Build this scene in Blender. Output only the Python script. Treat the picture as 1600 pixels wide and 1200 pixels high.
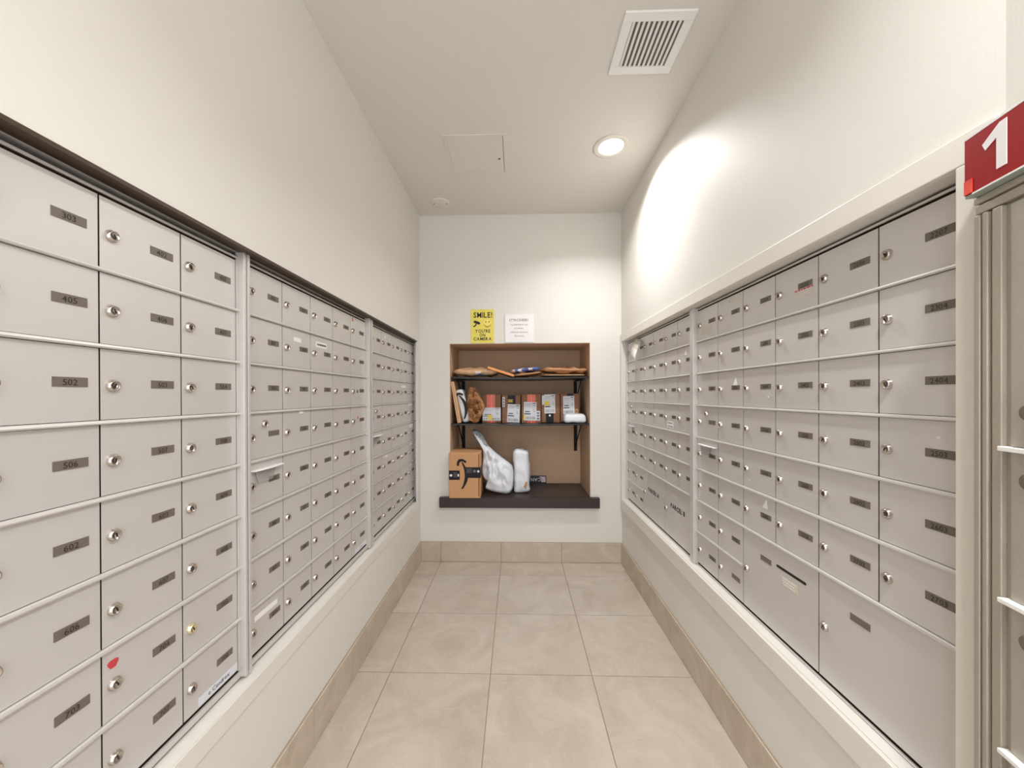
import bpy, bmesh, math, random
from mathutils import Vector, Matrix, noise
random.seed(7)
for o in list(bpy.data.objects): bpy.data.objects.remove(o)
S = bpy.context.scene
COL = S.collection

# ------------------------------------------------------------------ camera
HC = 1.2424
YAW, PIT, ROL = 0.0269, -0.0029, -0.0034
cy_, sy_, cp, sp, cr, sr = math.cos(YAW), math.sin(YAW), math.cos(PIT), math.sin(PIT), math.cos(ROL), math.sin(ROL)
Fw = Vector((-cp*sy_, cp*cy_, sp)); Rt = Vector((cy_, sy_, 0)); Up = Vector((sp*sy_, -sp*cy_, cp))
R2 = cr*Rt + sr*Up; U2 = -sr*Rt + cr*Up
cam_data = bpy.data.cameras.new('camera'); cam = bpy.data.objects.new('camera', cam_data); COL.objects.link(cam)
M = Matrix.Identity(4)
for i in range(3):
    M[i][0] = R2[i]; M[i][1] = U2[i]; M[i][2] = -Fw[i]
M[2][3] = HC
cam.matrix_world = M
cam_data.sensor_width = 36; cam_data.sensor_fit = 'HORIZONTAL'
cam_data.lens = 573.52/1600*36
cam_data.shift_x = (800-792.32)/1600; cam_data.shift_y = (619.66-600)/1600
cam_data.clip_start = 0.02
S.camera = cam
# ------------------------------------------------------------------ world, exposure
W = bpy.data.worlds.new('world'); S.world = W; W.use_nodes = True
bg = W.node_tree.nodes['Background']; bg.inputs[0].default_value = (0.915, 0.96, 1.02, 1); bg.inputs[1].default_value = 1.85
S.view_settings.view_transform = 'Standard'; S.view_settings.look = 'None'
S.view_settings.gamma = 1; S.view_settings.use_curve_mapping = False
S.view_settings.exposure = 0.54
LAMP_W = (7.8, 10.5, 5.0)
LAMPS = [(0.516, 2.012), (0.50, 0.12), (-0.25, -0.60)]  # visible lamp first; the others are unseen, added for fill light

# ------------------------------------------------------------------ dimensions
XL, XR, D, H = -0.7285, 0.7749, 2.7403, 2.5922
s = 1.04
w, h = 0.1579*s, 0.1358*s
XLM, XRM = -0.7369*s, 0.7784*s
ZL = HC + (1.1969-1.2424)*s - 5*h      # bottom of the door grid, left bank
ZR = HC + (1.1975-1.2424)*s - 5*h
A1, A2, A3 = 0.6291*s, 1.1354*s, 1.9799*s
B1, B2 = 1.4431*s, 1.8002*s
YB = -1.1

# ------------------------------------------------------------------ helpers
def srgb(r, g, b):
    f = lambda c: ((c/255+0.055)/1.055)**2.4 if c > 10 else c/255/12.92
    return (f(r), f(g), f(b), 1)
def mat(name, col, rough=0.5, metal=0.0, noise_scale=None, amt=0.06, bump=0.0, bump_scale=None, spec=0.5, coat=0, trans=0, emit=None, stretch=None, rnd=0.0, alpha=None):
    m = bpy.data.materials.new(name); m.use_nodes = True; nt = m.node_tree; b = nt.nodes['Principled BSDF']
    b.inputs['Base Color'].default_value = col; b.inputs['Roughness'].default_value = rough; b.inputs['Metallic'].default_value = metal
    b.inputs['Specular IOR Level'].default_value = spec
    if coat: b.inputs['Coat Weight'].default_value = coat
    if trans: b.inputs['Transmission Weight'].default_value = trans
    if emit: b.inputs['Emission Color'].default_value = emit[0]; b.inputs['Emission Strength'].default_value = emit[1]
    if alpha is not None: b.inputs['Alpha'].default_value = alpha
    if noise_scale or bump or rnd:
        tc = nt.nodes.new('ShaderNodeTexCoord'); mp = nt.nodes.new('ShaderNodeMapping')
        nt.links.new(tc.outputs['Object'], mp.inputs[0])
        if stretch: mp.inputs['Scale'].default_value = stretch
        src = None
        if noise_scale:
            n = nt.nodes.new('ShaderNodeTexNoise'); n.inputs['Scale'].default_value = noise_scale; n.inputs['Detail'].default_value = 5
            nt.links.new(mp.outputs[0], n.inputs['Vector'])
            hsv = nt.nodes.new('ShaderNodeHueSaturation'); hsv.inputs['Color'].default_value = col
            mr = nt.nodes.new('ShaderNodeMapRange'); mr.inputs[1].default_value = 0.3; mr.inputs[2].default_value = 0.7
            mr.inputs[3].default_value = 1-amt; mr.inputs[4].default_value = 1+amt
            nt.links.new(n.outputs['Fac'], mr.inputs[0]); nt.links.new(mr.outputs[0], hsv.inputs['Value'])
            if rnd:
                oi = nt.nodes.new('ShaderNodeObjectInfo'); mr2 = nt.nodes.new('ShaderNodeMapRange')
                mr2.inputs[3].default_value = 1-rnd; mr2.inputs[4].default_value = 1+rnd
                nt.links.new(oi.outputs['Random'], mr2.inputs[0])
                mu = nt.nodes.new('ShaderNodeMath'); mu.operation = 'MULTIPLY'
                nt.links.new(mr.outputs[0], mu.inputs[0]); nt.links.new(mr2.outputs[0], mu.inputs[1]); nt.links.new(mu.outputs[0], hsv.inputs['Value'])
            nt.links.new(hsv.outputs[0], b.inputs['Base Color'])
        if bump:
            n2 = nt.nodes.new('ShaderNodeTexNoise'); n2.inputs['Scale'].default_value = bump_scale or 200; n2.inputs['Detail'].default_value = 3
            nt.links.new(mp.outputs[0], n2.inputs['Vector'])
            bp = nt.nodes.new('ShaderNodeBump'); bp.inputs['Strength'].default_value = bump; bp.inputs['Distance'].default_value = 0.002
            nt.links.new(n2.outputs['Fac'], bp.inputs['Height']); nt.links.new(bp.outputs[0], b.inputs['Normal'])
    return m
M_wall = mat('cream_paint', srgb(222, 218, 210), 0.55, bump=0.12, bump_scale=260, noise_scale=2.0, amt=0.012)
M_ceil = mat('ceiling_paint', srgb(222, 217, 209), 0.8, bump=0.1, bump_scale=300)
M_trim = mat('cream_gloss_trim', srgb(224, 219, 209), 0.38)
M_base_alu = (0.63, 0.60, 0.575, 1)
M_door = mat('satin_aluminium', M_base_alu, 0.42, metal=0.35, noise_scale=900, amt=0.06, rnd=0.015)
M_frame = mat('anodised_frame', (0.65, 0.62, 0.59, 1), 0.42, metal=0.4)
M_dark = mat('dark_gap', srgb(40, 28, 20), 0.95, spec=0.1)
M_bronze_shade = mat('dark_bronze_trim_and_shade', srgb(72, 56, 42), 0.45, metal=0.3, noise_scale=30, amt=0.1)
M_plate = mat('number_plate_taupe', srgb(108, 98, 88), 0.45)
M_ink = mat('black_ink', srgb(26, 20, 17), 0.6)
M_chrome = mat('nickel_lock', (0.56, 0.5, 0.44, 1), 0.22, metal=0.95)
M_brass = mat('brass_lock', (0.80, 0.70, 0.46, 1), 0.25, metal=0.9)
M_ink2 = mat('engraved_number_ink', srgb(34, 27, 22), 0.6)
M_hole = mat('keyway', srgb(30, 22, 18), 0.6)
M_white = mat('white_paper', srgb(236, 233, 232), 0.6, noise_scale=40, amt=0.015)
M_faded = mat('faded_label', srgb(206, 196, 180), 0.6)
M_yellow = mat('yellow_sign', srgb(228, 211, 90), 0.35, noise_scale=20, amt=0.02)
M_face = mat('smiley_face', srgb(240, 222, 110), 0.4)
M_facedark = mat('smiley_shade', srgb(176, 148, 50), 0.5)
M_greytxt = mat('pale_grey_ink', srgb(176, 172, 172), 0.6)
M_midtxt = mat('mid_grey_ink', srgb(120, 116, 116), 0.6)
M_clear = mat('clear_acrylic', (0.95, 0.96, 0.97, 1), 0.05, trans=0.85, spec=0.6)
M_clearlip = mat('frosted_acrylic_lip', (0.93, 0.93, 0.93, 1), 0.3)
M_red = mat('red_sign', srgb(150, 8, 16), 0.5, spec=0.25)
M_redlite = mat('light_red_sticker', srgb(226, 74, 60), 0.35, noise_scale=60, amt=0.2)
M_redblot = mat('red_dot', srgb(196, 62, 72), 0.6)
M_greenedge = mat('sign_edge', srgb(150, 158, 146), 0.4)
M_cab = mat('grey_locker_paint', srgb(170, 161, 147), 0.45, metal=0.25, noise_scale=500, amt=0.06)
M_cablite = mat('locker_door_paint', srgb(176, 170, 158), 0.4, metal=0.2, noise_scale=500, amt=0.05)
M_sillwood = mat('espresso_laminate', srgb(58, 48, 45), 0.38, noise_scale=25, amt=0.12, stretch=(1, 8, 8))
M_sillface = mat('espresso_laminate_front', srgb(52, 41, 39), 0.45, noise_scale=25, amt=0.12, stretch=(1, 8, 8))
M_shelf = mat('black_shelf', srgb(22, 15, 14), 0.35, noise_scale=30, amt=0.2)
M_blackmetal = mat('black_bracket', srgb(14, 10, 12), 0.55, spec=0.3)
M_niche = mat('niche_shade_tan', srgb(204, 172, 142), 0.7, noise_scale=160, amt=0.07, bump=0.2, bump_scale=300)  # browner than the beige paint, with the niche's shade put into the colour
M_card = mat('cardboard', srgb(200, 152, 106), 0.75, noise_scale=60, amt=0.05, stretch=(1, 1, 6))
M_card2 = mat('cardboard_dull', srgb(138, 98, 70), 0.75, noise_scale=60, amt=0.06, stretch=(1, 1, 6))
M_kraft = mat('kraft_paper', srgb(186, 136, 94), 0.5, noise_scale=30, amt=0.12, bump=0.3, bump_scale=40)
M_kraftlite = mat('kraft_paper_light', srgb(216, 176, 134), 0.5, noise_scale=30, amt=0.1, bump=0.3, bump_scale=40)
M_orangeenv = mat('orange_envelope', srgb(238, 160, 100), 0.55)
M_blue = mat('blue_plastic', srgb(84, 112, 184), 0.3, noise_scale=40, amt=0.25)
M_poly = mat('white_poly', srgb(226, 228, 234), 0.3, noise_scale=12, amt=0.03, bump=0.35, bump_scale=25)
M_polygrey = mat('grey_clear_poly', srgb(150, 154, 156), 0.2, noise_scale=50, amt=0.25)
M_tape = mat('black_tape', srgb(26, 20, 24), 0.5, spec=0.3)
M_tapeor = mat('orange_red_tape', srgb(226, 82, 40), 0.25, noise_scale=30, amt=0.15)
M_tapegl = mat('tape_highlight_fold', srgb(250, 160, 110), 0.3)
M_labyel = mat('yellow_label', srgb(232, 206, 90), 0.5)
M_label = mat('shipping_label', srgb(214, 216, 222), 0.4)
M_navy = mat('navy_card', srgb(26, 26, 44), 0.3)
M_pink = mat('pale_pink_patch', srgb(226, 206, 212), 0.5)
M_amber = mat('amber_print', srgb(240, 196, 70), 0.5)
M_ventw = mat('white_vent_metal', srgb(238, 236, 232), 0.45)
M_ventdark = mat('duct_dark', srgb(110, 105, 98), 0.9)
M_ventback = mat('duct_grey', srgb(150, 145, 136), 0.9)
M_diff = mat('lamp_diffuser', (1, 1, 1, 1), 0.5, emit=((1, 0.97, 0.93, 1), 6.0))
M_speck = mat('white_scuff', srgb(225, 220, 212), 0.6)

def tile_mat(name, c1, c2, c3):
    m = bpy.data.materials.new(name); m.use_nodes = True; nt = m.node_tree; b = nt.nodes['Principled BSDF']; L = nt.links.new
    tc = nt.nodes.new('ShaderNodeTexCoord'); oi = nt.nodes.new('ShaderNodeObjectInfo')
    mul = nt.nodes.new('ShaderNodeVectorMath'); mul.operation = 'SCALE'; mul.inputs[0].default_value = (37, 91, 53)
    L(oi.outputs['Random'], mul.inputs['Scale'])
    add = nt.nodes.new('ShaderNodeVectorMath'); add.operation = 'ADD'; L(tc.outputs['Object'], add.inputs[0]); L(mul.outputs[0], add.inputs[1])
    n1 = nt.nodes.new('ShaderNodeTexNoise'); n1.inputs['Scale'].default_value = 3.5; n1.inputs['Detail'].default_value = 8; n1.inputs['Roughness'].default_value = 0.65; n1.inputs['Distortion'].default_value = 1.6
    L(add.outputs[0], n1.inputs['Vector'])
    cr_ = nt.nodes.new('ShaderNodeValToRGB'); e = cr_.color_ramp.elements; e[0].position = 0.3; e[0].color = c1; e[1].position = 0.68; e[1].color = c2
    L(n1.outputs['Fac'], cr_.inputs[0])
    n2 = nt.nodes.new('ShaderNodeTexNoise'); n2.inputs['Scale'].default_value = 5; n2.inputs['Detail'].default_value = 6; n2.inputs['Distortion'].default_value = 3.0
    L(add.outputs[0], n2.inputs['Vector'])
    r2 = nt.nodes.new('ShaderNodeValToRGB'); q = r2.color_ramp.elements; q[0].position = 0.485; q[0].color = (0, 0, 0, 1); q[1].position = 0.5; q[1].color = (1, 1, 1, 1)
    q2 = r2.color_ramp.elements.new(0.515); q2.color = (0, 0, 0, 1)
    L(n2.outputs['Fac'], r2.inputs[0])
    mx = nt.nodes.new('ShaderNodeMix'); mx.data_type = 'RGBA'; L(cr_.outputs[0], mx.inputs[6]); mx.inputs[7].default_value = c3
    ml = nt.nodes.new('ShaderNodeMath'); ml.operation = 'MULTIPLY'; ml.inputs[1].default_value = 0.25; L(r2.outputs[0], ml.inputs[0]); L(ml.outputs[0], mx.inputs[0])
    L(mx.outputs[2], b.inputs['Base Color']); b.inputs['Roughness'].default_value = 0.42
    bp = nt.nodes.new('ShaderNodeBump'); bp.inputs['Strength'].default_value = 0.15; bp.inputs['Distance'].default_value = 0.002
    L(n1.outputs['Fac'], bp.inputs['Height']); L(bp.outputs[0], b.inputs['Normal'])
    return m
M_tile = tile_mat('floor_tile_stone', srgb(176, 163, 149), srgb(197, 186, 173), srgb(209, 200, 189))
M_btile = tile_mat('base_tile_stone', srgb(178, 163, 145), srgb(203, 190, 173), srgb(216, 205, 190))
M_grout = mat('grout', srgb(160, 145, 126), 0.9)

def new(name, verts, faces, mats, parent=None, fm=None, smooth=False, loc=None, rotz=None):
    me = bpy.data.meshes.new(name); me.from_pydata(verts, [], faces)
    if not isinstance(mats, (list, tuple)): mats = [mats]
    for m in mats: me.materials.append(m)
    if fm: me.polygons.foreach_set('material_index', fm)
    if smooth: me.polygons.foreach_set('use_smooth', [True]*len(me.polygons))
    me.update()
    return link(name, me, parent, loc, rotz)
def link(name, me, parent=None, loc=None, rotz=None):
    o = bpy.data.objects.new(name, me); COL.objects.link(o)
    if parent: o.parent = parent
    if loc is not None: o.location = loc
    if rotz is not None: o.rotation_euler = (0, 0, rotz)
    return o
class MB:
    def __init__(s_): s_.v = []; s_.f = []; s_.m = []; s_.mats = []
    def mi(s_, m):
        if m not in s_.mats: s_.mats.append(m)
        return s_.mats.index(m)
    def box(s_, x0, x1, y0, y1, z0, z1, m, T=None):
        b = len(s_.v); P = [(x0,y0,z0),(x1,y0,z0),(x1,y1,z0),(x0,y1,z0),(x0,y0,z1),(x1,y0,z1),(x1,y1,z1),(x0,y1,z1)]
        if T: P = [tuple(T @ Vector(p)) for p in P]
        s_.v += P
        for q in [(0,3,2,1),(4,5,6,7),(0,1,5,4),(1,2,6,5),(2,3,7,6),(3,0,4,7)]:
            s_.f.append([b+i for i in q]); s_.m.append(s_.mi(m))
        return s_
    def bbox(s_, x0, x1, y0, y1, z0, z1, m, r=0.002, T=None):  # bevelled box
        bm = bmesh.new(); bmesh.ops.create_cube(bm, size=1)
        bmesh.ops.scale(bm, vec=(x1-x0, y1-y0, z1-z0), verts=bm.verts)
        bmesh.ops.translate(bm, vec=((x0+x1)/2, (y0+y1)/2, (z0+z1)/2), verts=bm.verts)
        bmesh.ops.bevel(bm, geom=list(bm.edges), offset=r, segments=2, affect='EDGES', profile=0.5)
        return s_.frombm(bm, m, T)
    def frombm(s_, bm, m, T=None):
        b = len(s_.v); bm.verts.index_update()
        s_.v += [tuple(T @ v.co) if T else tuple(v.co) for v in bm.verts]
        for f in bm.faces: s_.f.append([b+v.index for v in f.verts]); s_.m.append(s_.mi(m))
        bm.free(); return s_
    def poly(s_, pts, m, T=None):
        b = len(s_.v); s_.v += [tuple(T @ Vector(p)) if T else tuple(p) for p in pts]
        s_.f.append(list(range(b, b+len(pts)))); s_.m.append(s_.mi(m)); return s_
    def prism(s_, pts, axis, a, b_, m, T=None):  # 2D polygon extruded along an axis
        def P(u, v, t): return {'x': (t, u, v), 'y': (u, t, v), 'z': (u, v, t)}[axis]
        n = len(pts); b = len(s_.v)
        V = [P(u, v, a) for u, v in pts]+[P(u, v, b_) for u, v in pts]
        s_.v += [tuple(T @ Vector(p)) if T else p for p in V]; k = s_.mi(m)
        s_.f.append([b+i for i in range(n)][::-1]); s_.m.append(k)
        s_.f.append([b+n+i for i in range(n)]); s_.m.append(k)
        for i in range(n): s_.f.append([b+i, b+(i+1) % n, b+n+(i+1) % n, b+n+i]); s_.m.append(k)
        return s_
    def lathe(s_, prof, m, T=None, n=20):   # prof: (radius, z) list, axis z
        b = len(s_.v); k = s_.mi(m)
        for r, z in prof:
            for i in range(n):
                a = 2*math.pi*i/n; p = Vector((r*math.cos(a), r*math.sin(a), z)); s_.v.append(tuple(T @ p) if T else tuple(p))
        for j in range(len(prof)-1):
            for i in range(n):
                s_.f.append([b+j*n+i, b+j*n+(i+1) % n, b+(j+1)*n+(i+1) % n, b+(j+1)*n+i]); s_.m.append(k)
        s_.f.append([b+(len(prof)-1)*n+i for i in range(n)]); s_.m.append(k)
        return s_
    def text(s_, st, size, cx, z, m, y=0.0, width=None, T=None, bold=0.0):   # centred text in the local xz plane facing -y
        V, F, wd = textmesh(st, size, bold); b = len(s_.v); sc = (width/wd) if width else 1.0
        for x, yy in V:
            p = Vector((cx+(x-wd/2)*sc, y, z+yy)); s_.v.append(tuple(T @ p) if T else tuple(p))
        for f in F: s_.f.append([b+i for i in f]); s_.m.append(s_.mi(m))
        return s_
    def build(s_, name, parent=None, smooth=False, loc=None, rotz=None):
        return new(name, s_.v, s_.f, s_.mats, parent, s_.m, smooth, loc, rotz)
_g = {}
def glyph(ch, bold):
    if (ch, bold) in _g: return _g[(ch, bold)]
    cu = bpy.data.curves.new('t', 'FONT'); cu.body = ch; cu.size = 1; cu.resolution_u = 2; cu.fill_mode = 'FRONT'; cu.offset = bold
    ob = bpy.data.objects.new('t', cu); COL.objects.link(ob); bpy.context.view_layer.update()
    me = bpy.data.meshes.new_from_object(ob)
    V = [(v.co.x, v.co.y) for v in me.vertices]; F = [list(p.vertices) for p in me.polygons]
    bpy.data.objects.remove(ob); bpy.data.curves.remove(cu); bpy.data.meshes.remove(me)
    x0 = min((v[0] for v in V), default=0); x1 = max((v[0] for v in V), default=0.28)
    _g[(ch, bold)] = (V, F, x0, x1); return _g[(ch, bold)]
def textmesh(st, size, bold=0.0):
    V = []; F = []; x = 0
    for ch in st:
        if ch == ' ': x += 0.3; continue
        v, f, x0, x1 = glyph(ch, bold); b = len(V)
        V += [((x+a-x0)*size, c*size) for a, c in v]; F += [[b+i for i in q] for q in f]; x += (x1-x0)+0.075+2.0*bold
    return V, F, max(0.001, (x-0.075-2.0*bold)*size)
def empty(name, loc=(0, 0, 0), rotz=0):
    o = bpy.data.objects.new(name, None); o.empty_display_size = 0.05; COL.objects.link(o); o.location = loc; o.rotation_euler = (0, 0, rotz); return o
def tag(o, label, cat, group=None):
    o['label'] = label; o['category'] = cat
    if group: o['group'] = group
    return o
def struct(o, label=None):
    o['kind'] = 'structure'
    if label: o['label'] = label
    return o
def bevel(o, wd=0.002, seg=2):
    m = o.modifiers.new('bevel', 'BEVEL'); m.width = wd; m.segments = seg; m.limit_method = 'ANGLE'; return o

# ------------------------------------------------------------------ room shell
TK = 0.11
# floor substrate with individual tiles
fl = struct(MB().box(-1.2, 1.2, YB, 3.5, -0.08, -0.0035, M_grout).build('floor'), 'beige stone-look tile floor with thin grout lines')
T = 0.45; X1 = -0.5721; Y3 = 1.6324
xs = [XL, X1, X1+T, X1+2*T, XR]
ys = [D]+[Y3+(2-i)*T for i in range(12)]
ys = [y for y in ys if y > YB]+[YB]
tcache = {}
for i in range(len(ys)-1):
    for j in range(4):
        a, b_ = xs[j], xs[j+1]; c, d = ys[i+1], ys[i]
        key = (round(b_-a, 4), round(d-c, 4))
        if key not in tcache:
            wx, wy = key; g = 0.0017
            mb = MB(); mb.bbox(-wx/2+g, wx/2-g, -wy/2+g, wy/2-g, -0.012, 0.0, M_tile, r=0.0008); o = mb.build('tile', fl); tcache[key] = o.data
        else: o = link('tile', tcache[key], fl)
        o.location = ((a+b_)/2, (c+d)/2, 0)
# ceiling
ce = struct(MB().box(-1.2, 1.2, YB, 3.5, H, H+0.1, M_ceil).build('ceiling'), 'flat beige painted ceiling')
# access panel: thin frame line and inner flush door
ap = empty('ceiling_access_panel', (-0.2187, 2.061, H)); tag(ap, 'square beige access hatch flush in the ceiling beside the round lamp', 'access panel')
px, py = 0.163, 0.166
mb = MB()
for x0, x1, y0, y1 in [(-px, px, -py, -py+0.012), (-px, px, py-0.012, py), (-px, -px+0.012, -py+0.012, py-0.012), (px-0.012, px, -py+0.012, py-0.012)]:
    mb.box(x0, x1, y0, y1, -0.004, 0, M_ceil)
mb.build('frame', ap)
MB().box(-px+0.014, px-0.016, -py+0.014, py-0.014, -0.002, 0, M_ceil).build('hatch_door', ap)
MB().box(px-0.0158, px-0.0130, -py+0.014, py-0.014, -0.001, 0, M_grout).build('hinge_gap', ap)
MB().lathe([(0.006, 0), (0.006, -0.003), (0.004, -0.0035)], M_plate, T=Matrix.Translation((px-0.04, 0.03, -0.002))).build('screw', ap, smooth=False)
# blank round cover
cv = empty('ceiling_blank_cover', (-0.533, 2.56, H)); tag(cv, 'round white blank cover plate on the ceiling near the back left corner', 'cover plate')
MB().lathe([(0.068, 0), (0.068, -0.003), (0.062, -0.006), (0.0, -0.007)], M_trim, n=32).build('plate', cv, smooth=True)
for q in (-0.045, 0.045):
    MB().lathe([(0.004, -0.006), (0.004, -0.0085), (0.0, -0.009)], M_plate, T=Matrix.Translation((q, 0, 0)), n=10).build('screw', cv)
# recessed downlights, the visible one and unseen ones added for fill
def downlight(x, y, label, watts):
    o = empty('ceiling_downlight', (x, y, H)); tag(o, label, 'ceiling light', 'recessed round ceiling lamps')
    MB().lathe([(0.096, 0), (0.096, -0.004), (0.088, -0.007), (0.070, -0.005), (0.064, -0.0025), (0.064, -0.0005)], M_trim, n=40).build('trim_ring', o, smooth=True)
    MB().lathe([(0.0635, -0.0015), (0.0, -0.0025)], M_diff, n=40).build('diffuser', o, smooth=True)
    ld = bpy.data.lights.new('lamp_light', 'AREA'); ld.shape = 'DISK'; ld.size = 0.12; ld.spread = math.radians(136); ld.energy = watts; ld.color = (1.0, 0.995, 1.0)
    lo = bpy.data.objects.new('lamp_light', ld); COL.objects.link(lo); lo.parent = o; lo.location = (0, 0, -0.008)
    return o
for i, (x, y) in enumerate(LAMPS):
    downlight(x, y, ['lit round recessed ceiling lamp in front of the back wall', 'unseen round ceiling lamp added over the near part of the aisle', 'unseen round ceiling lamp added as fill behind the view on the left'][i], LAMP_W[i])
# air vent
vt = empty('ceiling_air_vent', (0.5125, 1.4285, H)); tag(vt, 'white square ceiling air vent with parallel bars', 'air vent')
mb = MB(); o_, i_ = 0.1265, 0.092
for x0, x1, y0, y1 in [(-o_, o_, -o_, -i_), (-o_, o_, i_, o_), (-o_, -i_, -i_, i_), (i_, o_, -i_, i_)]: mb.box(x0, x1, y0, y1, -0.008, 0, M_ventw)
bevel(mb.build('frame', vt), 0.0015)
MB().box(-i_, i_, -i_, i_, -0.0012, -0.0002, M_ventdark).build('duct_back', vt)
sl = None
for k in range(10):
    x = -i_+(k+0.5)*2*i_/10
    if sl is None: ob = MB().box(-0.0045, 0.0045, -i_, i_, -0.0065, -0.0045, M_ventw, T=Matrix.Rotation(math.radians(25), 4, 'Y')).build('slat', vt); sl = ob.data
    else: ob = link('slat', sl, vt)
    ob.location = (x, 0, 0)

# left wall with the recess for the mailboxes
LZ0, LZ1, LY0, LY1, LYc = 0.462, 1.640, 0.105, 2.662, 2.7385
XLB = -0.862
mb = MB()
mb.box(XL-0.14, XL, YB, 3.4, LZ1, H, M_wall)
mb.box(XL-0.14, XL, YB, 3.4, 0, LZ0-0.0560, M_wall); mb.box(XL-0.14, XL, YB, 3.4, LZ0-0.0535, LZ0, M_wall)
mb.box(XL-0.135, XL-0.004, YB, 2.739, LZ0-0.0562, LZ0-0.0533, M_grout)  # grey-brown backing coloured in as the groove's shadow line
mb.box(XL-0.139, XL-0.134, LY0, LYc, LZ0, LZ1, M_dark)  # dark back sheet stands in for shade deep in the recess
mb.box(XL-0.14, XL, YB, LY0, LZ0, LZ1, M_wall)
mb.box(XL-0.010, XL, LY1, D, LZ0, LZ1, M_wall)
mb.box(XL-0.14, XL, LYc, 3.4, LZ0, LZ1, M_wall)
mb.box(XL-0.16, XL-0.14, YB, 3.4, 0, H, M_wall)
wl = struct(mb.build('wall_left'), 'cream painted wall with a long recess for mailboxes, left side')
t1 = struct(bevel(MB().box(XL-0.0, XL+0.004, LY0-0.03, 2.738, LZ0-0.0530, LZ0+0.0, M_trim).build('trim_1'), 0.0015), 'cream trim board under the left mailboxes')
mb = MB(); mb.box(XL-0.014, XL+0.0015, LY0, 2.664, LZ1-0.004, LZ1+0.004, M_bronze_shade)
mb.box(XL-0.034, XL-0.010, LY0, 2.73, LZ1-0.003, LZ1-0.0005, M_bronze_shade)  # soffit underside coloured dark to stand in for its shade
t2 = struct(mb.build('trim_2'), 'dark bronze edge strip and shade-coloured soffit lining over the left mailboxes')
# right wall
CX = 0.763; RZ0, RZ1, RY0, RY1 = 0.482, 1.6334, 0.655, 2.702
NC = Vector((0.7749, 0.603, 0)); UD = Vector((0.2186, 0.9758, 0))
mb = MB()
mb.box(XR, XR+0.14, NC.y, 3.4, RZ1, H, M_wall)
mb.box(XR, XR+0.14, NC.y, 3.4, 0, RZ0, M_wall)
mb.box(XR, XR+0.14, NC.y, RY0, RZ0, RZ1, M_wall)
mb.box(XR, XR+0.14, RY1, 3.4, RZ0, RZ1, M_wall)
mb.box(XR+0.14, XR+0.16, NC.y, 3.4, 0, H, M_wall); mb.box(XR+0.134, XR+0.139, RY0, RY1, RZ0, RZ1, M_dark)  # dark liner puts shade into the back of the right recess
wr = struct(mb.build('wall_right'), 'cream painted wall with a framed recess for mailboxes, right side')
E_ = NC - UD*0.62
mb = MB(); mb.prism([(NC.x, NC.y), (E_.x, E_.y), (E_.x, YB), (1.0, YB), (1.0, NC.y)], 'z', 0, H, M_wall)
struct(mb.build('wall_right'), 'short angled cream wall section at the near right')
# right casing boards
def casing(name, y0, y1, z0, z1, lab):
    return struct(bevel(MB().box(CX, XR, y0, y1, z0, z1, M_trim).build(name), 0.0022), lab)
casing('trim_3', 0.606, 2.7385, RZ1, 1.6874, 'cream casing board above the right mailboxes')
casing('trim_4', 0.606, 2.7385, RZ0-0.074, RZ0, 'cream casing board below the right mailboxes')
casing('trim_5', 0.606, 0.6605, RZ0, RZ1, 'cream casing upright at the near end of the right mailboxes')
casing('trim_6', RY1, 2.7385, RZ0, RZ1, 'cream casing upright in the far right corner')
struct(MB().box(XR-0.004, XR+0.036, 0.6605, RY1, RZ1-0.0015, RZ1+0.0, M_trim).build('trim_7'), 'cream soffit board over the right mailboxes')

# back wall with niche
NX0, NX1, NZ0, NZ1, ND = -0.504, 0.5437, 0.412, 1.632, 3.165
mb = MB()
mb.box(XL, NX0, D, 3.3, 0, H, M_wall); mb.box(NX1, XR, D, 3.3, 0, H, M_wall)
mb.box(NX0, NX1, D, 3.3, NZ1, H, M_wall); mb.box(NX0, NX1, D, 3.3, 0, NZ0, M_wall)
struct(mb.build('wall_back'), 'cream back wall with a deep shelf niche')
mb = MB()
mb.box(NX0, NX1, ND, ND+0.01, NZ0, NZ1, M_niche)
mb.box(NX0, NX0+0.003, D+0.003, ND, NZ0, NZ1, M_niche); mb.box(NX1-0.003, NX1, D+0.003, ND, NZ0, NZ1, M_niche)
mb.box(NX0+0.003, NX1-0.003, D+0.003, ND, NZ1-0.003, NZ1, M_niche)
struct(mb.build('trim_8'), 'lining of the shelf niche in the back wall, coloured tan for its brown shade')

# baseboard tiles
BB = 0.1455
def basetiles(name, axis, fixed, out, cuts, lab):
    root = struct(MB().box(*((fixed[0], fixed[1], cuts[0], cuts[-1]) if axis == 'y' else (cuts[0], cuts[-1], fixed[0], fixed[1])), 0, BB+0.0025, M_grout).build(name), lab)
    for a, b_ in zip(cuts[:-1], cuts[1:]):
        g = 0.0011
        if axis == 'y': MB().bbox(out[0], out[1], a+g, b_-g, 0.002, BB, M_btile, r=0.0008).build('tile', root)
        else: MB().bbox(a+g, b_-g, out[0], out[1], 0.002, BB, M_btile, r=0.0008).build('tile', root)
basetiles('baseboard_left', 'y', (XL, XL+0.004), (XL+0.001, XL+0.010), [YB]+[2.62-0.45*k for k in range(9, -1, -1)]+[D-0.010], 'beige stone-look base tiles along the left wall')
basetiles('baseboard_right', 'y', (XR-0.004, XR), (XR-0.010, XR-0.001), [NC.y]+[2.30-0.45*k for k in range(3, -1, -1)]+[D-0.010], 'beige stone-look base tiles along the right wall')
basetiles('baseboard_back', 'x', (D-0.004, D), (D-0.010, D-0.001), [XL+0.0005, X1, X1+T, X1+2*T, XR-0.0005], 'beige stone-look base tiles along the back wall')

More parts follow.
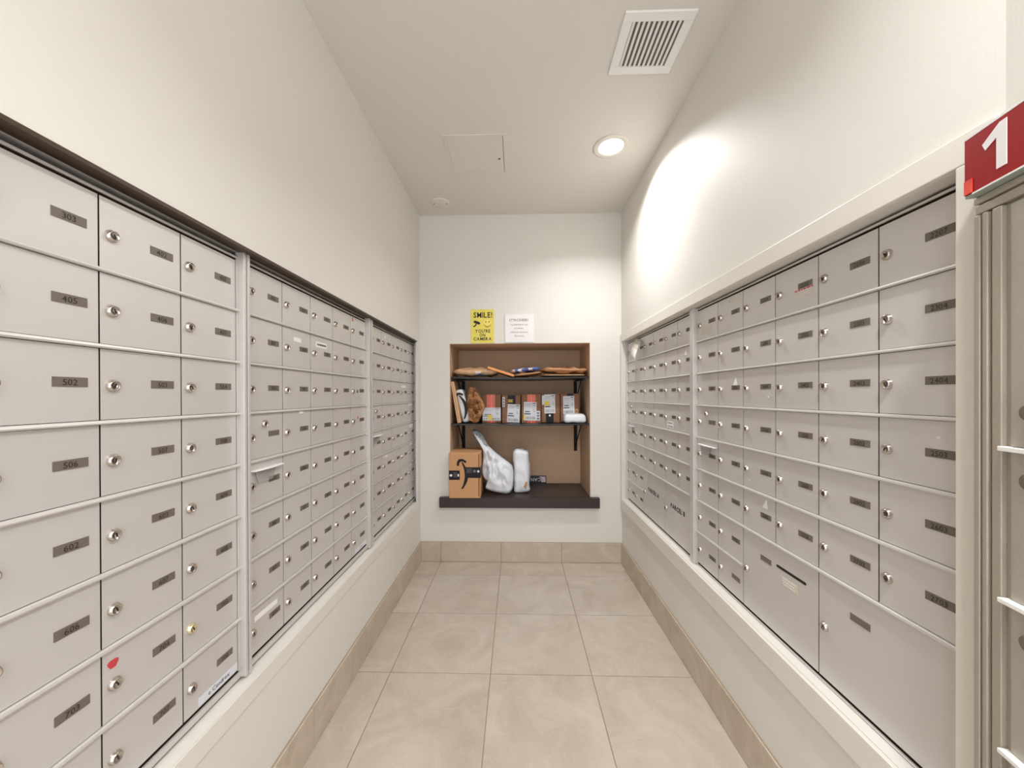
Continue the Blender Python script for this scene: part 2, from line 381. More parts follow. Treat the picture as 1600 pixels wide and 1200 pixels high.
# ------------------------------------------------------------------ mailbox modules
GAP = 0.0016; BAR = 0.0088
def door_mesh(cs, rs, big=False):
    mb = MB(); W_, H_ = cs*w, rs*h
    mb.bbox(GAP, W_-GAP, -0.0, 0.0014, BAR/2+0.0004, H_-BAR/2-0.0004, M_door, r=0.0004)
    return mb
_dm = {}
def lock_mesh(mat_, nm):
    mb = MB(); T_ = Matrix.Rotation(math.radians(90), 4, 'X')
    mb.lathe([(0.0118, 0), (0.0118, 0.002), (0.0105, 0.004), (0.0095, 0.0075), (0.0082, 0.0085), (0.0078, 0.0076), (0.0, 0.0076)], mat_, T=T_, n=20)
    mb.box(-0.0011, 0.0011, -0.0081, -0.007, -0.0042, 0.0036, M_hole)
    return mb
locks = {}
def put_lock(parent, x, z, kind='n', tilt=0.0):
    if kind not in locks:
        o = lock_mesh({'n': M_chrome, 'b': M_brass}[kind], kind).build('lock', parent, smooth=False); locks[kind] = o.data
        for p in o.data.polygons: p.use_smooth = len(p.vertices) == 4 and p.material_index == 0
    else: o = link('lock', locks[kind], parent)
    o.location = (x, 0, z); o.rotation_euler = (0, tilt, 0); return o
def sticker(parent, x0, x1, z0, z1, m=M_white, lines=None, name='sticker', rot=0, ink=M_ink):
    mb = MB(); cx, cz = (x0+x1)/2, (z0+z1)/2; T_ = Matrix.Translation((cx, 0, cz)) @ Matrix.Rotation(rot, 4, 'Y')
    a, b_ = (x1-x0)/2, (z1-z0)/2
    mb.box(-a, a, -0.0006, 0.0002, -b_, b_, m, T=T_)
    if isinstance(lines, int):      # illegible lines of small print
        rr = random.Random(int(x0*1e5)+lines)
        for k in range(lines):
            zc = b_-2*b_*(k+0.5)/lines; q = -a*0.8; hh = b_/lines*0.34
            while q < a*0.7:
                e = min(a*0.8, q+rr.uniform(0.10, 0.32)*a); mb.box(q, e, -0.0010, -0.0005, zc-hh, zc+hh, ink, T=T_); q = e+0.08*a
    elif lines:
        for k, st in enumerate(lines):
            hh = 2*b_/len(lines); mb.text(st, hh*0.62, 0, b_-hh*(k+0.78), ink, y=-0.0009, T=T_, width=min(2*a*0.86, len(st)*hh*0.42))
    return mb.build(name, parent)
def module(label, xw, y_start, z0, rot, ncol, doors, sw=(0.010, 0.010), sub=(0.005, 0.005), botf=0.018, topf=0.0065, postf=0.012):
    root = empty('mailbox_cabinet', (xw, y_start, z0), rot); tag(root, label, 'mailboxes', 'wall banks of numbered mailboxes')
    Wt, Ht = ncol*w, 8*h
    mb = MB()
    mb.box(-sub[0]-sw[0]+0.002, Wt+sub[1]+sw[1]-0.002, 0.0016, 0.050, -botf+0.002, Ht+topf-0.002, M_dark)
    mb.build('cabinet_body', root)
    mb = MB()
    mb.box(-sub[0], -0.0012, 0.0008, 0.006, 0, Ht, M_frame); mb.box(Wt+0.0012, Wt+sub[1], 0.0008, 0.006, 0, Ht, M_frame)
    def flange(x0, x1):
        mb.bbox(x0, x1, -0.019, 0.006, -botf, Ht+postf, M_frame, r=0.0012)
    flange(-sub[0]-sw[0], -sub[0]); flange(Wt+sub[1], Wt+sub[1]+sw[1])
    mb.bbox(-sub[0], Wt+sub[1], -0.005, 0.006, -botf, -BAR/2+0.001, M_frame, r=0.001)
    mb.bbox(-sub[0], Wt+sub[1], -0.002, 0.006, Ht+0.0010, Ht+topf, M_frame, r=0.001)
    mb.build('frame', root)
    bar = None
    occ = {}
    for d in doors:
        for i in range(d.get('cs', 1)):
            for j in range(d.get('rs', 1)): occ[(d['c']+i, d['r']+j)] = id(d)
    for r in range(1, 8):   # row bars, broken where a parcel door spans two rows
        c = 0
        while c < ncol:
            if occ.get((c, r-1)) == occ.get((c, r)): c += 1; continue
            c0 = c
            while c < ncol and occ.get((c, r-1)) != occ.get((c, r)): c += 1
            x0 = c0*w - (sub[0] if c0 == 0 else 0); x1 = c*w + (sub[1] if c == ncol else 0)
            zz = (8-r)*h; q = MB()
            q.prism([(-0.0065, zz-BAR/2+0.0006), (-0.0078, zz-0.001), (-0.0065, zz+BAR/2-0.0016), (-0.003, zz+BAR/2-0.0006), (0.0055, zz+BAR/2-0.0006), (0.0055, zz-BAR/2+0.0006)], 'x', x0, x1, M_frame)
            q.build('row_bar', root)
    for d in doors:
        cs, rs = d.get('cs', 1), d.get('rs', 1); key = (cs, rs)
        if key not in _dm: o = door_mesh(cs, rs).build('door', root); _dm[key] = o.data
        else: o = link('door', _dm[key], root)
        o.location = (d['c']*w, 0, (8-d['r']-rs)*h)
        top = rs*h
        put_lock(o, 0.125*w, top-(0.515*h if rs == 1 else 1.0*h), d.get('lk', 'n'), random.uniform(-0.5, 0.5))
        n = d.get('n', '')
        if n is not None:
            mb = MB(); x0, x1 = 0.575*w, 0.882*w; zc = top-0.482*h
            mb.box(x0, x1, -0.0011, 0.0002, zc-0.0083, zc+0.0083, M_plate)
            if n: mb.text(n, 0.0148, (x0+x1)/2-0.001, zc-0.0055, M_ink2, y=-0.0015)
            mb.build('number_plate', o)
        if 'fx' in d: d['fx'](o, top)
    return root
def clear_pull(o, top):
    mb = MB(); x0, x1 = 0.10*w, 0.95*w; z1 = top-0.19*h
    mb.prism([(x0, -0.001), (x1, -0.001), (x1-0.006, -0.013), ((x0+x1)/2, -0.018), (x0+0.006, -0.013)], 'z', z1-0.003, z1, M_clearlip)
    mb.build('clear_pull_lip', o)
    mb = MB(); mb.prism([(x0+0.012, z1-0.003), (x1-0.035, z1-0.003), (x1-0.05, z1-0.040), (x0+0.026, z1-0.040)], 'y', -0.006, -0.004, M_clear)
    mb.build('clear_pull_plate', o)
def extra_key(o, top):
    put_lock(o, 0.46*w, top-0.255*h, 'n', 0.3)
def multi(*fs):
    def f(o, top):
        for q in fs: q(o, top)
    return f
def st(x0, x1, r0, r1, m=M_white, lines=None, rot=0, name='sticker', ink=M_ink):   # fractions of door cell, r from top
    return lambda o, top: sticker(o, x0*w, x1*w, top-r1*h, top-r0*h, m, lines, name, rot, ink)
def grid(ncol, nums, fx={}, skip=set(), extra=()):
    out = []
    for r in range(8):
        for c in range(ncol):
            if (c, r) in skip: continue
            d = dict(c=c, r=r, n=nums[r][c])
            if (c, r) in fx: d['fx'] = fx[(c, r)]
            out.append(d)
    return out+list(extra)
R90 = math.pi/2
maker = lambda o, top: sticker(o, 0.30*w, 0.985*w, top-0.945*h, top-0.79*h, M_white, None, 'maker_sticker')
def maker_text(full):
    def f(o, top):
        mb = MB(); x0, x1, z0, z1 = 0.24*w, 0.985*w, top-0.945*h, top-0.80*h
        mb.box(x0, x1, -0.0006, 0.0002, z0, z1, M_label)
        if full: mb.text('e Cendrex', 0.0155, (x0+x1)/2, z0+0.006, M_ink, y=-0.0010)
        else: mb.text('Cendrex', 0.011, (x0+x1)/2, z0+0.006, M_midtxt, y=-0.0010)
        mb.build('maker_sticker', o)
    return f
def red_blot(o, top):
    mb = MB(); pts = [(0.020*math.cos(a)*(0.45+0.1*math.sin(3*a)), 0.012*math.sin(a)*(0.8+0.15*math.cos(2*a))) for a in [2*math.pi*i/14 for i in range(14)]]
    mb.prism([(0.115*w+x, top-0.24*h+z) for x, z in pts], 'y', -0.0007, 0.0002, M_redblot); mb.build('sticker', o)
# left near (4 columns used in view, five built)
L1 = [['307', '308', '303', '402', '403'], ['', '404', '405', '406', '407'], ['', '501', '502', '503', '504'], ['', '505', '506', '507', '508'],
      ['', '601', '602', '603', '604'], ['', '605', '606', '607', '608'], ['', '702', '703', '704', '705'], ['', '706', '707', '708', '801']]
L1[7] = ['', '705', '706', '707', '708']
d1 = grid(5, L1, {(3, 6): red_blot, (4, 7): maker_text(True)})
for d in d1:
    if (d['c'], d['r']) == (4, 6): d['lk'] = 'b'
y0 = A1-3*w+0.0
module('near left bank of silver mailboxes numbered in the 400s to 700s', XLM, y0, ZL, R90, 5, d1, sw=(0.010, 0.0095), postf=0.0195)
def floors(start_floor, start_unit, total, per=8, skips=()):
    out = []; f, u = start_floor, start_unit
    while len(out) < total:
        out.append('%d%02d' % (f, u)); u += 1
        if u > per: u = 1; f += 1
    return out
seq = floors(8, 2, 60); it = iter(seq); L2 = []
for r in range(8):
    L2.append([('' if (c, r) == (0, 3) else next(it)) for c in range(5)])
d2 = grid(5, L2, {(0, 3): extra_key, (0, 4): clear_pull, (0, 7): st(0.18, 0.80, 0.22, 0.33), (1, 1): st(0.38, 0.63, 0.22, 0.32), (2, 1): st(0.22, 0.70, 0.18, 0.33, M_white, 1),
     (1, 3): st(0.55, 0.70, 0.04, 0.10), (4, 0): st(0.10, 0.16, 0.08, 0.20, M_redblot), (4, 3): st(0.42, 0.48, 0.36, 0.44, M_redblot), (4, 2): st(0.40, 0.46, 0.46, 0.56, M_ink), (4, 5): st(0.30, 0.36, 0.07, 0.12, M_speck), (4, 7): maker_text(False)})
module('middle left bank of silver mailboxes between two bright posts', XLM, A2-w, ZL, R90, 5, d2, sw=(0.0095, 0.020), postf=0.0195)
L3 = []
for r in range(8): L3.append([('' if (c, r) == (0, 3) else next(it, '1408')) for c in range(5)])
d3 = grid(5, L3, {(0, 3): extra_key, (0, 4): clear_pull, (1, 0): st(0.3, 0.4, 0.18, 0.30), (3, 1): st(0.15, 0.45, 0.02, 0.12), (3, 2): st(0.20, 0.72, 0.16, 0.28), (4, 3): st(0.15, 0.70, 0.05, 0.16),
     (4, 4): st(0.2, 0.75, 0.10, 0.28), (4, 5): st(0.3, 0.75, 0.04, 0.14), (1, 5): st(0.3, 0.55, 0.12, 0.2), (4, 6): st(0.4, 0.5, 0.12, 0.25), (4, 7): maker_text(False)})
module('far left bank of mailboxes next to the back wall', XLM, A3-w, ZL, R90, 5, d3, sw=(0.018, 0.006), sub=(0.005, 0.004), postf=0.0195)
# right near: local x runs from the far end towards the camera
R1 = [['2202', '2203', '2204', '2205', '2206', '2207'], ['2208', '2209', '2301', '2302', '2303', '2304'], ['2305', '2306', '2401', '2402', '2403', '2404'],
      ['', '2405', '2406', '2501', '2502', '2503'], ['2504', '2505', '2506', '2601', '2602', '2603'], ['2604', '2605', '2606', '2701', '2702', '2703'],
      ['2704', '2705', '', '', '', ''], ['2706', '', '', '', '', '']]
skip = {(c, r) for c in (2, 3, 4, 5) for r in (6, 7)}
def slot_door(o, top):
    x0, x1 = 1.05*w, 1.72*w; zc = top-0.445*h; r_ = 0.0042
    pts = [(x0+r_*math.cos(a), zc+r_*math.sin(a)) for a in [math.pi/2+math.pi*i/6 for i in range(7)]]+[(x1+r_*math.cos(a), zc+r_*math.sin(a)) for a in [-math.pi/2+math.pi*i/6 for i in range(7)]]
    mb = MB(); mb.prism(pts, 'y', -0.0007, 0.0002, M_hole); mb.build('mail_slot', o)
    sticker(o, 1.15*w, 1.55*w, top-0.78*h, top-0.60*h, M_faded, 3, 'sticker', 0, M_speck)
note = lambda o, top: (sticker(o, 0.48*w, 0.86*w, top-0.70*h, top-0.61*h, M_faded, None), sticker(o, 0.45*w, 0.95*w, top-0.60*h, top-0.52*h, M_door, 1, 'handwritten_note', 0, M_redblot))
tri = lambda x, r: (lambda o, top: MB().prism([(x*w, top-r*h), ((x+0.16)*w, top-r*h), ((x+0.12)*w, top-(r-0.2)*h)], 'y', -0.0007, 0.0002, M_white).build('sticker_scrap', o))
ex = [dict(c=2, r=6, cs=2, rs=2, n='', fx=slot_door), dict(c=4, r=6, cs=2, rs=2, n='')]
d4 = grid(6, R1, {(0, 3): extra_key, (0, 4): clear_pull, (0, 0): st(0.20, 0.74, 0.62, 0.80, M_faded), (1, 0): st(0.45, 0.70, 0.12, 0.20, M_faded), (3, 0): note, (1, 2): tri(0.62, 0.42),
      (2, 5): tri(0.62, 0.30), (2, 2): st(0.78, 0.82, 0.70, 0.74, M_speck), (2, 4): st(0.2, 0.24, 0.75, 0.80, M_speck), (5, 3): st(0.70, 0.73, 0.25, 0.28, M_speck)}, skip, ex)
module('near right bank of silver mailboxes with two large parcel doors below', XRM, B1+w, ZR, -R90, 6, d4, sw=(0.017, 0.008), botf=0.006)
R0 = []
seq = iter(floors(15, 1, 60, 8))
for r in range(8): R0.append([('' if (c, r) == (0, 3) else next(seq)) for c in range(6)])
def parcel(letter, o, top):
    mb = MB(); mb.text('PARCEL '+letter, 0.032, 0.98*w, top-0.85*h, M_ink, y=-0.0009, bold=0.03); mb.build('lettering', o)
    sticker(o, 0.62*w, 0.90*w, top-0.42*h, top-0.28*h, M_faded)
ex = [dict(c=2, r=6, cs=2, rs=2, n=None, fx=lambda o, t: parcel('A', o, t)), dict(c=4, r=6, cs=2, rs=2, n=None, fx=lambda o, t: (parcel('B', o, t), sticker(o, 1.62*w, 1.95*w, t-1.96*h, t-1.84*h, M_faded, ['Cendrex'], 'maker_sticker', 0, M_speck)))]
d5 = grid(6, R0, {(0, 3): extra_key, (0, 4): clear_pull, (4, 3): st(0.22, 0.70, 0.66, 0.90, M_white, 2, ink=M_midtxt), (5, 1): tri(0.45, 0.32)}, {(c, r) for c in (2, 3, 4, 5) for r in (6, 7)}, ex)
module('far right bank of mailboxes with doors lettered PARCEL A and PARCEL B', XRM, B2+5*w, ZR, -R90, 6, d5, sw=(0.004, 0.017), sub=(0.003, 0.005), botf=0.006)

# hanging curled paper tag on the far right bank
prf = [(0.0, 0.062), (-0.010, 0.050), (-0.019, 0.030), (-0.026, 0.004), (-0.034, -0.022), (-0.038, -0.044), (-0.034, -0.060), (-0.024, -0.068)]
V = []
for k, (y, z) in enumerate(prf): V += [(-0.060+0.004*k, y, z+0.004), (0.045+0.003*k, y, z-0.006)]
F = [[2*i, 2*i+1, 2*i+3, 2*i+2] for i in range(len(prf)-1)]
pt = new('paper_tag', V, F, [M_white, M_faded], None, [1, 1, 1, 0, 0, 0, 0], True)
sm = pt.modifiers.new('thick', 'SOLIDIFY'); sm.thickness = 0.0012
pt.location = (XRM-0.010, 2.43, 1.545); pt.rotation_euler = (0, math.radians(14), -R90)
tag(pt, 'curled white paper tag hanging over the top left mailbox by the back wall', 'paper')

# ------------------------------------------------------------------ near right locker with red sign
lk = empty('parcel_locker', (0.7215, 0.600, 0.0), math.radians(-102.63)); tag(lk, 'grey metal locker with stepped frame under the red number sign', 'locker')
LW, LH0, LH1 = 0.40, 0.10, 1.549
MB().box(0, LW, 0.0115, 0.0500, LH0, LH1, M_cab).build('locker_body', lk)
mb = MB()
steps = [(0.0, 0.009, 0.0), (0.009, 0.0125, 0.006), (0.0125, 0.0200, 0.0005), (0.0200, 0.0255, 0.006), (0.0255, 0.0385, 0.002), (0.0385, 0.0445, 0.009)]
for a, b_, dp in steps: mb.bbox(a, b_+0.0002, dp, 0.0115, LH0, LH1-0.028, M_cab, r=0.0012)
for a, b_, dp in [(0.0, 0.010, 0.0), (0.010, 0.013, 0.006), (0.013, 0.026, 0.002)]:
    mb.bbox(0.0, LW, dp, 0.0115, LH1-b_, LH1-a, M_cab, r=0.0012)
mb.build('frame', lk)
zb = [1.162, 0.939, 0.716, 0.493, 0.270]
zz = [1.5225]+zb
for k in range(len(zz)-1):
    z1, z0 = zz[k]-0.004, zz[k+1]+0.004
    dd = bevel(MB().box(0.046, LW-0.01, 0.0065, 0.0115, z0, z1, M_cablite).build('door', lk), 0.001)
    mb = MB(); zc = z0+0.055 if k == 0 else z1-0.02-0.0
    zc = z0+0.050 if k == 0 else (z0+z1)/2+0.07
    mb.lathe([(0.014, 0), (0.014, 0.006), (0.011, 0.012), (0.0, 0.013)], M_plate, T=Matrix.Translation((0.082, 0.0065, zc)) @ Matrix.Rotation(R90, 4, 'X'), n=18); mb.build('lock', dd, smooth=False)
for z in zb:
    bevel(MB().box(0.040, LW-0.006, -0.004, 0.0115, z-0.0035, z+0.0035, M_ventw).build('door_ledge', lk), 0.001)
sg = empty('number_sign', (0.7215, 0.600, 1.549), math.radians(-102.63)); tag(sg, 'red sign with a large white numeral 1 above the grey locker', 'sign')
MB().box(0.003, 0.36, -0.0125, 0.048, 0.0004, 0.0915, M_greenedge).build('sign_box', sg)
MB().box(0.004, 0.36, -0.0140, -0.0128, 0.0045, 0.0905, M_red).build('sign_face', sg)
mb = MB(); mb.box(0.003, 0.36, -0.0142, -0.0128, 0.0908, 0.0945, M_white); mb.box(0.016, 0.36, -0.0142, -0.0128, 0.0018, 0.0042, M_white); mb.build('white_edge', sg)
mb = MB(); mb.prism([(0.0525, 0.019), (0.0665, 0.019), (0.0665, 0.0845), (0.0570, 0.0845), (0.0320, 0.067), (0.0365, 0.0565), (0.0525, 0.0655)], 'y', -0.0148, -0.0139, M_white); mb.build('numeral', sg)
MB().box(0.0042, 0.0165, -0.0152, -0.0139, 0.0055, 0.0265, M_redlite).build('sticker', sg)

# ------------------------------------------------------------------ niche: sill, shelves, brackets
ST = 0.487
mb = MB(); mb.box(-0.578, 0.604, 2.700, 2.7398, 0.413, ST, M_sillface); mb.box(NX0+0.003, NX1-0.003, 2.7398, ND-0.001, 0.413, ST, M_sillwood)
sill = mb.build('niche_sill'); tag(sill, 'thick dark brown laminate sill board at the bottom of the wall niche', 'shelf'); bevel(sill, 0.001)
def shelf(z, label):
    nx = 15; V = []; F = []
    t_ = 0.012; x0, x1 = NX0+0.0045, NX1-0.0045
    for k in range(nx):
        u = k/(nx-1); x = x0+(x1-x0)*u; dz = -0.007*math.sin(math.pi*u)
        for yy, z2 in ((2.765, z), (2.765, z-t_), (ND-0.002, z-t_), (ND-0.002, z)): V.append((x, yy, z2+dz))
    for k in range(nx-1):
        for j in range(4): F.append([4*k+j, 4*k+(j+1) % 4, 4*k+4+(j+1) % 4, 4*k+4+j])
    F += [[0, 1, 2, 3], [4*nx-1, 4*nx-2, 4*nx-3, 4*nx-4]]
    o = new('niche_shelf', V, F, M_shelf); tag(o, label, 'shelf'); return o
S1, S2 = 1.385, 1.0315
shelf(S1, 'upper thin black shelf board carrying flat envelopes in the niche')
shelf(S2, 'middle thin black shelf board carrying five small cartons in the niche')
def bracket(x, z, label):
    o = empty('shelf_bracket', (x, ND-0.001, z)); tag(o, label, 'bracket', 'black shelf brackets in the niche')
    MB().box(-0.014, 0.014, -0.005, 0, -0.245, -0.0002, M_blackmetal).build('upright', o)
    MB().box(-0.012, 0.012, -0.30, -0.005, -0.006, -0.0002, M_blackmetal).build('arm', o)
    mb = MB(); mb.prism([(-0.005, -0.205), (-0.005, -0.190), (-0.270, -0.006), (-0.285, -0.006)], 'x', -0.003, 0.003, M_blackmetal); mb.build('brace', o)
bracket(0.500, S1-0.0205, 'black bracket under the upper shelf at the right of the niche')
bracket(0.500, S2-0.0205, 'black bracket under the middle shelf at the right of the niche')
bracket(-0.462, S1-0.0205, 'black bracket under the upper shelf at the left of the niche')
bracket(-0.462, S2-0.0205, 'black bracket under the middle shelf at the left of the niche')

# ------------------------------------------------------------------ signs on the back wall
sg = empty('camera_notice', (-0.2565, D, 1.7605)); tag(sg, 'yellow notice reading SMILE! YOU\'RE ON CAMERA on the back wall', 'sign')
bw, bh = 0.0875, 0.125
MB().box(-bw, bw, -0.003, 0, -bh, bh, M_yellow).build('panel', sg)
mb = MB(); mb.text('SMILE!', 0.057, 0.004, 0.064, M_ink, y=-0.0036, width=0.140, bold=0.02)
mb.text("YOU'RE", 0.035, 0.002, -0.048, M_ink, y=-0.0036, width=0.114, bold=0.02)
mb.text('ON', 0.033, 0.0, -0.077, M_ink, y=-0.0036, width=0.043, bold=0.02)
mb.text('CAMERA', 0.033, 0.001, -0.106, M_ink, y=-0.0036, width=0.135, bold=0.02); mb.build('lettering', sg)
mb = MB(); mb.prism([(-0.068, 0.036), (-0.056, 0.043), (-0.030, 0.035), (-0.014, 0.024), (-0.020, 0.014), (-0.032, 0.014), (-0.060, 0.024)], 'y', -0.0037, -0.003, M_ink)
mb.prism([(-0.050, 0.018), (-0.040, 0.014), (-0.052, 0.0), (-0.060, -0.006), (-0.068, -0.006), (-0.068, 0.004), (-0.058, 0.004)], 'y', -0.0037, -0.003, M_ink); mb.build('camera_symbol', sg)
mb = MB(); mb.prism([(0.038+0.030*math.cos(a), 0.020+0.030*math.sin(a)) for a in [2*math.pi*i/24 for i in range(24)]], 'y', -0.0034, -0.003, M_face)
arc = [(0.038+0.028*math.cos(a), 0.018+0.028*math.sin(a)) for a in [math.pi*(1.05+0.9*i/12) for i in range(13)]]
arc += [(0.038+0.024*math.cos(a), 0.019+0.018*math.sin(a)) for a in [math.pi*(1.95-0.9*i/12) for i in range(13)]]
mb.prism(arc, 'y', -0.0038, -0.0034, M_facedark)
for q in (0.026, 0.050): mb.prism([(q+0.0035*math.cos(a), 0.032+0.006*math.sin(a)) for a in [2*math.pi*i/10 for i in range(10)]], 'y', -0.0040, -0.0034, M_ink)
mb.build('smile_symbol', sg)
pn = empty('paper_notice', (0.0185, D, 1.7430)); tag(pn, 'white square paper notice with faint grey lines on the back wall', 'notice')
MB().box(-0.1075, 0.1075, -0.006, -0.0002, -0.1045, 0.1045, M_white).build('sheet', pn)
mb = MB()
mb.text('ATTN COURIERS', 0.026, -0.004, 0.052, M_midtxt, y=-0.0066, width=0.142, bold=0.02)
rr = random.Random(3)
for z, wd in [(0.020, 0.128), (-0.008, 0.080), (-0.036, 0.128), (-0.064, 0.07)]:     # the lines below the heading are too faint to read
    q = -wd/2
    while q < wd/2-0.004:
        e = min(wd/2, q+rr.uniform(0.004, 0.011)); mb.box(q, e, -0.0066, -0.0059, z+rr.uniform(0, 0.003), z+rr.uniform(0.008, 0.012), M_greytxt); q = e+rr.uniform(0.002, 0.006)
mb.build('lettering', pn)

# ------------------------------------------------------------------ soft parcels
def pillow(name, outline, thick, mats, loc, rot=(0, 0, 0), rings=9, wr=0.15, wf=18, pick=None, flat=0.0, parent=None, seed=0, sub=3, power=0.5):
    # outline in local xz, thickness along y, front at -y; closed puffy shape
    P = []
    n = len(outline)
    for i in range(n):   # Catmull-Rom resample
        p0, p1, p2, p3 = [Vector(outline[(i+k-1) % n]) for k in range(4)]
        for j in range(sub):
            t = j/sub; P.append(0.5*((2*p1)+(-p0+p2)*t+(2*p0-5*p1+4*p2-p3)*t*t+(-p0+3*p1-3*p2+p3)*t**3))
    n = len(P); c = sum(P, Vector((0, 0)))/n
    V = []; F = []; mi = []
    for side in (-1, 1):
        for k in range(rings):
            r = 1-k/rings
            for p in P:
                q = c+(p-c)*r; hgt = (1-r**2.2)**power*thick/2
                nz = noise.noise(Vector((q.x*wf+seed*7, q.y*wf, seed+side)))*wr*thick*(0.3+0.7*(1-r**3))
                n2 = abs(noise.noise(Vector((q.x*wf*2.3+seed, q.y*wf*1.1, 3.1+seed))))*wr*0.9*thick*(1-r**4)
                V.append((q.x, side*(hgt+nz-n2) if r < 1 else 0.0, q.y))
        V.append((c.x, side*thick/2, c.y))
    off = rings*n+1
    for sdx in range(2):
        o_ = sdx*off
        for k in range(rings-1):
            for i in range(n):
                f = [o_+k*n+i, o_+k*n+(i+1) % n, o_+(k+1)*n+(i+1) % n, o_+(k+1)*n+i]; F.append(f if sdx == 0 else f[::-1])
        for i in range(n):
            f = [o_+(rings-1)*n+i, o_+(rings-1)*n+(i+1) % n, o_+rings*n]; F.append(f if sdx == 0 else f[::-1])
    if not isinstance(mats, (list, tuple)): mats = [mats]
    if pick: mi = [pick(sum((Vector(V[j]) for j in f), Vector())/len(f)) for f in F]
    o = new(name, V, F, mats, parent, mi or None, True)
    bm = bmesh.new(); bm.from_mesh(o.data); bmesh.ops.remove_doubles(bm, verts=bm.verts, dist=1e-5); bmesh.ops.recalc_face_normals(bm, faces=bm.faces); bm.to_mesh(o.data); bm.free()
    o.location = loc; o.rotation_euler = rot
    return o
def softbox(name, sx, sy, sz, r, m, loc, rot=(0, 0, 0), amp=0.006, fr=14, seed=0, parent=None, taper=0.0):
    bm = bmesh.new(); bmesh.ops.create_cube(bm, size=1)
    bmesh.ops.scale(bm, vec=(sx, sy, sz), verts=bm.verts)
    bmesh.ops.bevel(bm, geom=list(bm.edges), offset=r, segments=4, affect='EDGES', profile=0.5)
    bmesh.ops.subdivide_edges(bm, edges=[e for e in bm.edges if e.calc_length() > min(sx, sy, sz)*0.25], cuts=9, use_grid_fill=True)
    for v in bm.verts:
        p = v.co.copy(); d = noise.noise_vector(p*fr+Vector((seed, seed*2, 0)))*amp + noise.noise_vector(p*fr*2.7+Vector((seed, 0, 5)))*amp*0.5
        v.co += d
        if taper: v.co.x *= 1-taper*(p.z/sz); v.co.y *= 1-taper*(p.z/sz)
        v.co.z = max(v.co.z, -sz/2)
    me = bpy.data.meshes.new(name); bm.to_mesh(me); bm.free(); me.materials.append(m)
    me.polygons.foreach_set('use_smooth', [True]*len(me.polygons))
    o = link(name, me, parent); o.location = loc; o.rotation_euler = rot; return o
def arrow_shape(sc, cx, cz, y0, y1, m, mb, flip=False):
    # vertical smile arrow: a bowed stroke with a hooked head on top
    L = []; Rr = []
    for i in range(15):
        t = i/14; a = -1.0+2.0*t
        xx = 0.34*(1-a*a); zz = a; wd = 0.088*(0.25+1.2*math.sin(math.pi*(0.12+0.80*t)))
        L.append((xx-wd, zz)); Rr.append((xx+wd, zz))
    pts = L+Rr[::-1]
    mb.prism([(cx+(x-0.15)*sc, cz+z*sc-0.1*sc) for x, z in pts], 'y', y0, y1, m)
    hd = [(-0.44, 0.76), (-0.42, 1.04), (-0.28, 1.24), (0.02, 1.25), (0.30, 1.08), (0.24, 0.93), (0.02, 1.06), (-0.14, 1.06), (-0.24, 0.96), (-0.28, 0.72)]
    mb.prism([(cx+(x-0.10)*sc, cz+z*sc-0.1*sc) for x, z in hd], 'y', y0, y1, m)
    return mb
# large brown carton
ab = empty('delivery_carton', (-0.3875, 2.812, ST), math.radians(0)); tag(ab, 'large brown delivery carton with black curved arrow standing on the dark sill', 'carton')
w2, d2_, h2 = 0.1155, 0.119, 0.337
bevel(MB().box(-w2, w2, -d2_, d2_, 0, h2, M_card).build('carton_body', ab), 0.003)
mb = MB(); arrow_shape(0.098, -0.005, 0.176, -d2_-0.0012, -d2_+0.0002, M_tape, mb); mb.build('printed_arrow', ab)
mb = MB(); mb.box(-w2-0.0006, -0.036, -d2_-0.0008, -d2_+0.0002, 0.135, 0.204, M_tape)
mb.lathe([(0.010, 0), (0.010, 0.0006)], M_white, T=Matrix.Translation((-0.101, -d2_-0.0008, 0.168)) @ Matrix.Rotation(R90, 4, 'X'), n=16)
for k in range(6): mb.box(-0.084+k*0.005, -0.0825+k*0.005, -d2_-0.0013, -d2_-0.0007, 0.152, 0.190, M_midtxt)
mb.box(-0.052, -0.042, -d2_-0.0013, -d2_-0.0007, 0.160, 0.178, M_white)
mb.build('tape_strip', ab)
mb = MB(); mb.box(0.012, w2+0.0008, -d2_-0.0010, -d2_+0.0002, 0.150, 0.228, M_tape); mb.box(w2-0.0002, w2+0.0010, -d2_, -d2_+0.09, 0.150, 0.228, M_tape)
for k in range(8): mb.box(0.016+k*0.005, 0.0175+k*0.005, -d2_-0.0015, -d2_-0.0009, 0.185, 0.220, M_midtxt)
mb.lathe([(0.011, 0), (0.011, 0.0006)], M_midtxt, T=Matrix.Translation((0.073, -d2_-0.0010, 0.200)) @ Matrix.Rotation(R90, 4, 'X'), n=16)
mb.lathe([(0.009, 0), (0.009, 0.0006)], M_pink, T=Matrix.Translation((0.101, -d2_-0.0010, 0.198)) @ Matrix.Rotation(R90, 4, 'X'), n=16)
mb.build('tape_strip', ab)
mb = MB(); mb.box(0.103, 0.108, -d2_-0.0008, -d2_+0.0002, 0.012, 0.150, M_tape); mb.box(0.103, 0.108, -d2_-0.0008, -d2_+0.0002, 0.228, 0.325, M_tape)
mb.box(0.020, 0.088, -d2_+0.020, -d2_+0.028, h2, h2+0.0008, M_midtxt); mb.box(-0.095, 0.108, -d2_-0.0007, -d2_+0.0002, h2-0.014, h2-0.0125, M_kraftlite)
mb.build('edge_print', ab)
